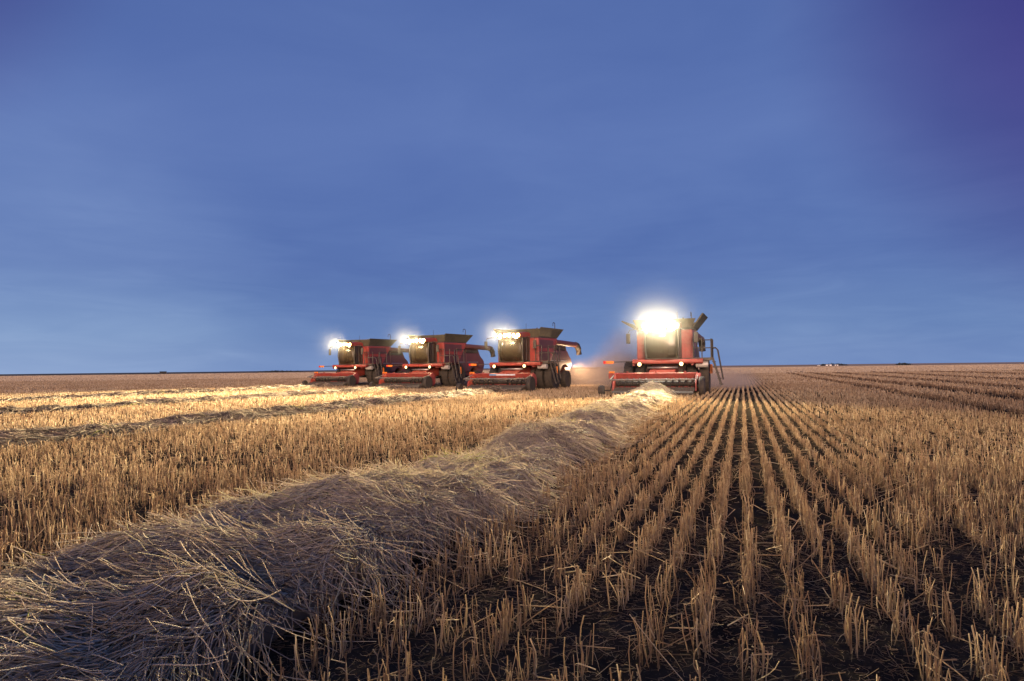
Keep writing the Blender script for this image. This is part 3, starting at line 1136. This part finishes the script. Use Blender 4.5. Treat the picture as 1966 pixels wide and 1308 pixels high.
    bm_.prism_x([(-2.10, 1.60), (-2.16, 1.66), (-2.16, 1.76), (-2.08, 1.84), (-0.30, 1.84), (-0.30, 1.72), (-1.9, 1.70), (-1.95, 1.60)], -1.62, 2.12)
    bm_.box(-1.62, -1.50, -2.10, 0.9, 1.50, 1.597)
    bm_.box(1.50, 1.62, -2.10, 0.9, 1.50, 1.597)
    bm_.build('platform_beam', M['red_bright'], root, bevel=0.02)
    for x in (-1.22, 1.0):
        h = MB()
        h.lathe_x([(-0.09, 0.05), (-0.03, 0.10), (0.03, 0.11)], (0, 0, 0), 16)
        o = h.build('headlight', M['dark'], root, smooth=True)
        o.rotation_euler = (0, 0, R(-90))
        o.location = (x, -2.19, 1.585)
        ln = MB()
        ln.lathe_x([(0.031, 0.10), (0.05, 0.08), (0.06, 0.02)], (0, 0, 0), 16)
        P.setdefault('low', []).append(ln.build('lens', M['steel'], o, smooth=True))
    a = MB()
    a.tube([(-1.6, -1.95, 1.74), (-2.95, -2.0, 1.72)], 0.028, 6)
    o = a.build('warning_arm', M['dark'], root)
    b = MB()
    b.box(-3.10, -2.66, -2.08, -2.045, 1.64, 1.78)
    b.build('amber_lamp', M['amber'], o, bevel=0.012)
    b = MB()
    b.box(-3.24, -3.102, -2.09, -2.04, 1.63, 1.79)
    b.build('red_reflector', M['redplastic'], o, bevel=0.012)

    # --- operator platform, railing and ladder on the door side
    p = MB()
    p.box(1.56, 2.55, -1.75, 0.35, 1.845, 1.90)
    p.box(0.93, 1.558, -1.75, -1.06, 1.845, 1.90)
    p.box(1.0, 2.55, -1.78, -1.752, 1.74, 1.90)
    plat = p.build('platform', M['dark'], root)
    r = MB()
    for (x, y) in ((1.62, -1.72), (2.05, -1.72), (2.52, -1.72), (2.52, -0.7), (2.52, 0.32), (1.65, 0.32)):
        r.tube([(x, y, 1.9), (x, y, 2.88)], 0.032, 6)
    r.tube([(1.62, -1.72, 2.88), (2.05, -1.72, 2.88)], 0.032, 6)
    r.tube([(1.62, -1.72, 2.40), (2.52, -1.72, 2.40)], 0.028, 6)
    r.tube([(2.52, -1.72, 2.40), (2.52, 0.32, 2.40)], 0.028, 6)
    r.tube([(2.52, -0.7, 2.88), (2.52, 0.32, 2.88), (1.65, 0.32, 2.88)], 0.032, 6)
    r.tube([(2.52, -1.70, 2.40), (2.75, -1.70, 2.40), (2.85, -1.65, 2.28), (3.10, -1.60, 0.75)], 0.036, 6)
    r.tube([(2.52, -1.05, 2.40), (2.75, -1.05, 2.40), (2.85, -1.05, 2.28), (3.10, -1.05, 0.75)], 0.036, 6)
    r.build('railing', M['dark'], plat, smooth=True)
    l = MB()
    for y in (-1.62, -1.08):
        l.hexa([(2.95, y - 0.02, 0.45), (3.05, y - 0.02, 0.45), (3.05, y + 0.02, 0.45), (2.95, y + 0.02, 0.45),
                (2.52, y - 0.02, 1.9), (2.62, y - 0.02, 1.9), (2.62, y + 0.02, 1.9), (2.52, y + 0.02, 1.9)])
    for k in range(5):
        z = 0.5 + k * 0.29
        x = 3.0 - (z - 0.45) * 0.297
        l.box(x - 0.10, x + 0.10, -1.598, -1.102, z, z + 0.035)
    l.build('ladder', M['dark'], plat)
    e = MB()
    e.tube([(2.42, 0.02, 1.3), (2.42, 0.02, 1.36)], 0.05, 8)
    e.box(2.35, 2.5, -0.05, 0.0, 1.05, 1.55)
    e.build('reflector_board', M['amber'], plat, bevel=0.01)
    # round grey fuel and wash tanks under the platform
    w = MB()
    w.tube([(1.72, -1.55, 1.55), (2.35, -1.55, 1.55)], 0.17, 14)
    w.build('wash_tank', M['rim'], root, smooth=True)
    fx = MB()
    fx.tube([(1.22, 0.5, 3.1), (1.22, 0.5, 3.40)], 0.02, 6)
    ax = MB()
    ax.tube([(-1.2, 0, 0.93), (1.2, 0, 0.93)], 0.16, 10)
    ax.box(-0.9, 0.9, -0.35, 0.35, 0.85, 1.30)
    ax.tube([(-1.2, 3.9, 0.62), (1.2, 3.9, 0.62)], 0.10, 8)
    ax.box(-0.8, 0.8, 0.38, 3.0, 0.70, 0.93)
    ax.build('axle', M['dark'], root)
    for s in (-1, 1):
        make_wheel('drive_wheel', root, s * 1.42, 0.0, 0.93, 0.52, 0.48, s)
        make_wheel('drive_wheel', root, s * 2.08, 0.0, 0.93, 0.52, 0.48, s)
        make_wheel('steer_wheel', root, s * 1.52, 3.9, 0.66, 0.44, 0.34, s)

    # --- feeder house down to the pickup header
    f = MB()
    f.hexa([(-0.68, -3.12, 0.38), (0.68, -3.12, 0.38), (0.68, -0.45, 0.95), (-0.68, -0.45, 0.95),
            (-0.68, -3.12, 1.02), (0.68, -3.12, 1.02), (0.68, -0.45, 1.70), (-0.68, -0.45, 1.70)])
    fh = f.build('feeder_house', M['red_bright'], root, bevel=0.02)
    f = MB()
    for s in (-1, 1):
        f.tube([(s * 0.85, -2.95, 0.55), (s * 0.85, -1.8, 0.72)], 0.055, 8)
        f.tube([(s * 0.85, -1.8, 0.72), (s * 0.85, -0.5, 0.90)], 0.035, 8)
    f.tube([(-0.80, -2.0, 1.40), (0.80, -2.0, 1.40)], 0.06, 8)
    f.build('lift_cylinder', M['steel'], fh, smooth=True)

    # --- pickup header: trough, auger, belts, wheels, hold-down rods
    h = MB()
    W = 2.06
    h.prism_x([(-3.14, 0.36), (-3.14, 1.10), (-3.24, 1.16), (-3.40, 1.12), (-3.36, 0.98), (-3.26, 0.62), (-3.42, 0.36), (-3.90, 0.30), (-3.92, 0.24), (-3.3, 0.22)], -W, W)
    for x in (-1.5, 0.0, 1.5):
        h.box(x - 0.05, x + 0.05, -3.30, -3.145, 1.165, 1.22)
    head = h.build('pickup_header', M['red_bright'], root, bevel=0.02)
    P['head'] = head
    for s in (-1, 1):
        e = MB()
        x0, x1 = (W + 0.003, W + 0.07) if s > 0 else (-W - 0.07, -W - 0.003)
        e.prism_x([(-3.05, 0.22), (-3.05, 1.05), (-3.25, 1.17), (-3.75, 1.00), (-4.25, 0.62), (-4.30, 0.26), (-3.9, 0.18)], x0, x1)
        e.build('end_plate', M['red'], head, bevel=0.015)
    sh = MB()
    sh.prism_x([(-3.55 + 0.40 * math.cos(a), 0.66 + 0.46 * math.sin(a)) for a in np.linspace(0, 2 * math.pi, 13)[:-1]], W + 0.075, W + 0.26)
    P['shield'] = sh.build('drive_shield', M['red'], head, bevel=0.05, smooth=True)
    au = MB()
    au.tube([(-W + 0.02, -3.62, 0.62), (W - 0.02, -3.62, 0.62)], 0.13, 12)
    for s in (-1, 1):
        vs, fs = [], []
        T_ = 5.0
        K = 90
        for k in range(K + 1):
            q = T_ * 2 * math.pi * k / K
            x = s * (W - 0.05 - 1.65 * k / K)
            for rr in (0.12, 0.27):
                for dx in (-0.006, 0.006):
                    vs.append((x + dx, -3.62 + rr * math.cos(s * q), 0.62 + rr * math.sin(s * q)))
        for k in range(K):
            a, b_ = 4 * k, 4 * k + 4
            fs += [(a, a + 2, b_ + 2, b_), (a + 1, b_ + 1, b_ + 3, a + 3), (a + 2, a + 3, b_ + 3, b_ + 2)]
        au.add(vs, fs)
    au.build('feed_auger', M['dark'], head, smooth=True)
    for (xa, xb) in ((-W + 0.05, -0.03), (0.03, W - 0.05)):
        bl = MB()
        bl.prism_x([(-3.86, 0.42), (-3.86, 0.30), (-4.78, 0.08), (-4.88, 0.10), (-4.92, 0.18), (-4.84, 0.25)], xa, xb)
        for k in range(7):
            y = -3.98 - 0.13 * k
            z = 0.415 + (y + 3.86) * 0.174
            bl.box(xa + 0.01, xb - 0.01, y - 0.015, y + 0.015, z - 0.01, z + 0.03)
            for j in range(16):
                x = xa + 0.06 + (xb - xa - 0.12) * j / 15
                bl.tube([(x, y, z + 0.02), (x, y - 0.05, z + 0.11)], 0.008, 3)
        bl.build('pickup_belt', M['belt'], head)
    gb = MB()
    gb.tube([(-W - 0.12, -4.62, 0.82), (W + 0.05, -4.62, 0.82)], 0.040, 8)
    for k in range(19):
        x = -W + 0.15 + k * (2 * W - 0.3) / 18
        gb.tube([(x, -4.62, 0.82), (x, -4.25, 0.70), (x, -3.95, 0.62)], 0.010, 4)
    for s in (-1, 1):
        gb.tube([(s * (W + 0.11), -4.62, 0.82), (s * (W + 0.11), -3.6, 1.02)], 0.035, 6)
    gb.build('hold_down_rod', M['rod'], head, smooth=True)
    for s in (-1, 1):
        gw = MB()
        cx, cy, rr = (W + 0.34) if s > 0 else -(W + 0.62), -4.35, 0.27 if s < 0 else 0.48
        P['gw_%d' % s] = (cx, cy, rr)
        gw.lathe_x([(-0.13, rr * 0.55), (-0.14, rr * 0.9), (-0.08, rr), (0.08, rr), (0.14, rr * 0.9), (0.13, rr * 0.55)], (cx, cy, rr), 24)
        wv = gw.build('gauge_wheel', M['rubber'], head, smooth=True)
        gw = MB()
        gw.mat(0).lathe_x([(-0.08, rr * 0.54), (0.085, rr * 0.54), (0.03, rr * 0.2), (0.10, 0.03)], (cx, cy, rr), 14)
        gw.tube([(cx, cy, rr), (s * (W + 0.15), cy + 0.05, rr + 0.02), (s * (W + 0.15), cy + 0.5, 0.6)], 0.04, 6)
        o = gw.build('wheel_hub', M['dark'], head, smooth=True)
    mk = MB()
    mk.box(-W - 0.42, -W - 0.10, -3.42, -3.18, 0.86, 1.14)
    mk.tube([(-W - 0.25, -3.3, 0.6), (-W - 0.25, -3.3, 0.86)], 0.03, 6)
    mb = mk.build('marker_box', M['red_bright'], head, bevel=0.015)
    mk = MB()
    mk.box(-W - 0.40, -W - 0.12, -3.40, -3.20, 1.142, 1.24)
    mk.build('amber_lamp', M['amber'], mb, bevel=0.015)
    dc = MB()
    dc.box(-0.45, 0.9, -3.43, -3.405, 1.0, 1.09)
    dc.mat(1).box(-0.95, -0.452, -3.43, -3.405, 1.0, 1.09)
    P['decal'] = dc.build('decal_strip', [M['decal'], M['decal_blue']], head)

    # --- unloading auger folded back along the door side
    ua = MB()
    ua.tube([(1.40, 2.2, 3.20), (1.52, 2.7, 3.19), (1.53, 6.2, 3.12)], 0.19, 14)
    aug = ua.build('unloading_auger', M['red_shaded'], root, smooth=True)
    sp = MB()
    sp.tube([(1.53, 6.05, 3.12), (1.53, 6.42, 3.07), (1.54, 6.68, 2.82), (1.55, 6.78, 2.42)], 0.225, 12)
    sp.build('auger_spout', M['dark'], aug, smooth=True)

    # --- straw chopper, tail lights, rear ladder
    ch = MB()
    ch.hexa([(-1.1, 4.75, 0.55), (1.1, 4.75, 0.55), (1.1, 5.55, 0.70), (-1.1, 5.55, 0.70), (-1.1, 4.75, 0.94), (1.1, 4.75, 0.94), (1.1, 5.5, 1.04), (-1.1, 5.5, 1.04)])
    ch.build('straw_chopper', M['dark'], root, bevel=0.02)
    for s in (-1, 1):
        tl = MB()
        tl.box(s * 1.2 - 0.1, s * 1.2 + 0.1, 5.56, 5.62, 1.75, 1.88)
        tl.build('tail_light', M['redplastic'], root, bevel=0.01)
    an = MB()
    an.tube([(0.75, -1.3, 3.75), (0.75, -1.28, 4.35)], 0.012, 5)
    an.build('antenna', M['dark'], root)
    ex = MB()
    ex.tube([(-0.9, 3.4, 3.2), (-0.9, 3.4, 3.75), (-0.9, 3.48, 3.9)], 0.08, 10)
    ex.build('exhaust_pipe', M['steel'], root, smooth=True)
    return root, P


def copy_tree(o, parent=None, table=None):
    c = o.copy()
    COL.objects.link(c)
    c.parent = parent
    table[o] = c
    for ch in list(o.children):
        copy_tree(ch, c, table)
    return c


LAMPS = [  # colour of the light, lens strength, forward beam W, glow W, headlight W
    ((1.0, 0.83, 0.48), 900.0, 120000.0, 300.0, 40.0),
    ((1.0, 0.46, 0.12), 60.0, 10500.0, 190.0, 18.0),
    ((1.0, 0.60, 0.20), 100.0, 11500.0, 230.0, 18.0),
    ((1.0, 0.50, 0.14), 70.0, 8500.0, 150.0, 16.0),
]
LABELS = [
    'red combine harvester with blinding white cab lamps, driving head-on at the viewer',
    'red combine harvester with orange cab lamps and a tan dust plume behind it',
    'red combine harvester with yellow-white lamps and a bright red round shield at its header end',
    'smallest, most distant red combine harvester, its rear overlapped by another combine',
]


def lamp(name, kind, parent, loc, col, watts, tilt=0.0, spot=150.0, blend=0.8, rad=0.1, size=None):
    d = bpy.data.lights.new(name, kind)
    d.energy = watts
    d.color = col
    if kind == 'SPOT':
        d.spot_size = R(spot)
        d.spot_blend = blend
    if kind in ('SPOT', 'POINT'):
        d.shadow_soft_size = rad
    o = bpy.data.objects.new(name, d)
    COL.objects.link(o)
    o.parent = parent
    o.location = loc
    o.rotation_euler = (R(90) - tilt, 0, R(180))     # a spot shines along -y of the machine, tilted down
    return o


def build_combines():
    root, P = make_combine()
    drop = []
    for i, (hx, hy, rz) in enumerate(HEADS):
        if i == 0:
            o, tb = root, None
            get = lambda q: q
        else:
            tb = {}
            o = copy_tree(root, None, tb)
            get = lambda q, tb=tb: tb[q]
        # the front of the pickup is 4.9 m ahead of the front axle
        cy = hy + 4.52 * math.cos(rz)
        cx = hx - math.sin(rz) * 4.52
        gz = float(ground_z(cx, cy))
        o.location = (cx, cy, gz)
        o.scale = (0.92, 0.92, 0.95)
        o.rotation_euler = (0, 0, rz)
        tag(o, LABELS[i], 'combine harvester', 'combine harvesters working side by side')
        col, ls, beam, glow, low = LAMPS[i]
        me = emis('roof_lamp_%s' % ('white', 'orange', 'cream', 'peach')[i], (1.0, 0.93, 0.76) if i == 0 else col, ls)
        ml = emis('head_lamp_%s' % ('white', 'orange', 'cream', 'peach')[i], (1.0, 0.62, 0.26), 6.0)
        for q in P['lens']:
            q = get(q)
            q.material_slots[0].link = 'OBJECT'
            q.material_slots[0].material = me
        for q in P['low']:
            q = get(q)
            q.material_slots[0].link = 'OBJECT'
            q.material_slots[0].material = ml
        if i != 1:
            drop.append(get(P['decal']))        # only one machine wears the pale strip
        get(P['head']).location = ((-0.22, 0.0, -0.12, -0.12)[i], 0, 0)
        get(P['flap_1']).rotation_euler = (0, R((4, -10, -9, -7)[i]), 0)
        if i == 0:
            P['flap_1'].scale = (1.4, 1, 1.5)
            P['flap_-1'].scale = (1.35, 1, 1.5)
        else:
            get(P['flap_1']).scale = get(P['flap_-1']).scale = (1, 1, 1)
        get(P['flap_-1']).rotation_euler = (0, R((-26, 10, 9, 7)[i]), 0)
        # lamp light: the beams of the roof row, and the headlights under the cab
        for x in (-0.6, 0.0, 0.6):
            lamp('roof_beam', 'SPOT', o, (x, -2.84, 3.54), col, beam / 3, tilt=R(-4), spot=92, blend=1.0, rad=0.15)
        lamp('roof_spill', 'POINT', o, (0, -2.84, 3.45), col, glow, rad=0.25)
        for x in (-1.22, 1.0):
            lamp('low_beam', 'SPOT', o, (x, -2.32, 1.58), (1.0, 0.72, 0.40), low, tilt=R(10), spot=100, blend=0.8, rad=0.08)
    for o in drop:
        bpy.data.objects.remove(o)
    # the work light at the back of the second machine that lights up its dust
    lamp('rear_light', 'POINT', bpy.data.objects['combine_harvester.001'], (1.6, 5.95, 1.55), (1.0, 0.64, 0.36), 420.0, rad=0.12)


build_combines()


# ------------------------------------------------------------------ dust and lamp glare
def dust_glare_mat(name, col, dens, aniso, noise_scale, power=1.0):
    m, n, l = new_mat(name)
    out = N(n, 'ShaderNodeOutputMaterial')
    v = N(n, 'ShaderNodeVolumePrincipled')
    v.inputs['Color'].default_value = tuple(col) + (1,)
    v.inputs['Anisotropy'].default_value = aniso
    if noise_scale:
        tc = N(n, 'ShaderNodeTexCoord')
        ln = N(n, 'ShaderNodeVectorMath', operation='LENGTH')
        l.new(tc.outputs['Object'], ln.inputs[0])
        fall = N(n, 'ShaderNodeMapRange', interpolation_type='SMOOTHSTEP')
        fall.inputs['From Min'].default_value = 1.0
        fall.inputs['From Max'].default_value = 0.15
        l.new(ln.outputs['Value'], fall.inputs[0])
        g = N(n, 'ShaderNodeNewGeometry')
        nz = N(n, 'ShaderNodeTexNoise', i_Scale=abs(noise_scale), i_Detail=4.0, i_Roughness=0.6, i_Distortion=0.6)
        l.new(g.outputs['Position'], nz.inputs['Vector'])
        mr = N(n, 'ShaderNodeMapRange')
        mr.inputs['From Min'].default_value = 0.35
        mr.inputs['From Max'].default_value = 0.70
        l.new(nz.outputs['Fac'], mr.inputs[0])
        mu = N(n, 'ShaderNodeMath', operation='MULTIPLY')
        l.new(fall.outputs[0], mu.inputs[0])
        if noise_scale > 0:
            l.new(mr.outputs[0], mu.inputs[1])
        else:
            l.new(fall.outputs[0], mu.inputs[1])
        m2 = N(n, 'ShaderNodeMath', operation='MULTIPLY')
        m2.inputs[1].default_value = dens
        l.new(mu.outputs[0], m2.inputs[0])
        l.new(m2.outputs[0], v.inputs['Density'])
    else:
        v.inputs['Density'].default_value = dens
    l.new(v.outputs[0], out.inputs['Volume'])
    return m


def dust_glare_blob(name, loc, rad, mat, label, rz=0.0):
    bm = bmesh.new()
    bmesh.ops.create_icosphere(bm, subdivisions=4, radius=1.0)
    me = bpy.data.meshes.new(name)
    bm.to_mesh(me)
    bm.free()
    me.materials.append(mat)
    o = bpy.data.objects.new(name, me)
    COL.objects.link(o)
    o.location = loc
    o.scale = rad
    o.rotation_euler = (0, 0, rz)
    tag(o, label, 'dust', kind='stuff')
    return o


DUST = (0.90, 0.74, 0.56)
M['plume'] = dust_glare_mat('dust_plume', DUST, 0.75, 0.1, 0.5)
M['lamp_glare_vol'] = dust_glare_mat('lamp_glare_scatter', (0.97, 0.97, 0.97), 0.0024, 0.3, -1)  # scatter volume added to imitate lens glare round the lamps
M['lamp_glare_vol_thin'] = dust_glare_mat('lamp_glare_scatter_thin', (0.97, 0.97, 0.97), 0.0017, 0.3, -1)
dust_glare_blob('dust_cloud', (-8.4, 51.0, 0.5), (5.0, 8.0, 2.4), M['plume'], 'tan dust plume drifting behind the orange-lamped combine')
dust_glare_blob('dust_cloud', (-6.6, 43.5, 1.2), (2.8, 4.0, 3.3), M['plume'], 'grey dust hanging beside the head-on combine')
dust_glare_blob('dust_cloud', (-1.2, 47.0, 0.2), (2.8, 8.0, 1.3), M['plume'], 'low dust over the fresh stubble behind the head-on combine')
for i, (hx, hy, rz) in enumerate(HEADS):  # one added glare volume per machine
    dust_glare_blob('lamp_glare', (hx + (0.15 if i == 0 else 1.1), hy + (1.7 if i == 0 else 2.4), 3.25), (5.0, 4.0, 4.6), M['lamp_glare_vol' if i == 0 else 'lamp_glare_vol_thin'],
              ('added volume imitating lens glare round the white cab lamps', 'added volume imitating lens glare round the orange cab lamps',
               'added volume imitating lens glare round the yellow-white cab lamps', 'added volume imitating lens glare round the most distant cab lamps')[i])


# ------------------------------------------------------------------ far things on the horizon
def ray_xy(px, depth):
    """ground point seen at photo column px (of 1966) at this depth"""
    lat = (px - 983.0) / 1310.7 * depth
    c, s_ = math.cos(YAW), math.sin(YAW)
    return lat * c - depth * s_, lat * s_ + depth * c


def far_shed(px, depth, w, d, h, wall, roof, label, ridge=0.5):
    x, y = ray_xy(px, depth)
    root = empty('shed', (x, y, 0.0), math.atan2(-x, y))
    b = MB()
    b.box(-w / 2, w / 2, -d / 2, d / 2, -0.3, h)
    b.build('wall', wall, root)
    r = MB()
    r.prism_x([(-d / 2 - 0.3, h + 0.02), (0, h + ridge), (d / 2 + 0.3, h + 0.02)], -w / 2 - 0.3, w / 2 + 0.3)
    r.build('roof', roof, root)
    dr = MB()
    dr.box(-w * 0.12, w * 0.12, -d / 2 - 0.06, -d / 2 - 0.004, -0.2, h * 0.75)
    dr.build('door', M['dark_wall'], root)
    tag(root, label, 'shed', 'sheds on the horizon')


def thicket(px0, px1, depth, h, label, dense=70):
    """a far belt of bushes: many small leaf clumps over short stems"""
    b = MB()
    for k in range(dense):
        px = random.uniform(px0, px1)
        t = (px - px0) / (px1 - px0)
        hh = h * (0.45 + 0.55 * math.sin(math.pi * min(1, max(0, t * 0.9 + 0.1)))) * random.uniform(0.5, 1.0)
        x, y = ray_xy(px, depth + random.uniform(-8, 8))
        b.tube([(x, y, -0.2), (x, y, hh * 0.6)], 0.12, 4)
        for j in range(9):
            p = Vector((x + random.gauss(0, 0.9), y + random.gauss(0, 0.9), hh * random.uniform(0.3, 1.0)))
            s = random.uniform(0.35, 0.8)
            ps = [p + Vector((random.uniform(-s, s), random.uniform(-s, s), random.uniform(-s, s) * 0.7)) for _ in range(4)]
            b.add(ps, [(0, 1, 2), (0, 2, 3), (0, 3, 1), (1, 3, 2)])
    o = b.build('shelterbelt', M['thicket'])
    tag(o, label, 'shelterbelt', kind='stuff')


far_shed(313, 520, 4.6, 4.0, 1.75, M['dark_wall'], M['dark_wall'], 'tiny black shed standing alone on the horizon', 0.3)
thicket(496, 578, 620, 1.9, 'thin dark belt of bushes on the horizon beyond the smallest combine')
thicket(1575, 1625, 700, 2.4, 'blue-grey clump of trees above pale farm sheds on the horizon')
far_shed(1590, 640, 5.0, 4, 1.0, M['white_wall'], M['grey_roof'], 'pale farm shed with blue-grey roof below the distant clump of trees', 0.5)
far_shed(1605, 650, 3.0, 3, 0.8, M['white_wall'], M['grey_roof'], 'smaller pale shed next to the blue-grey roofed one', 0.4)
far_shed(1571, 660, 2.4, 3, 0.7, M['white_wall'], M['grey_roof'], 'lone pale shed at the outer edge of the distant farmstead', 0.4)
thicket(1722, 1745, 560, 2.0, 'small black clump of trees on the horizon over the open stubble', 50)
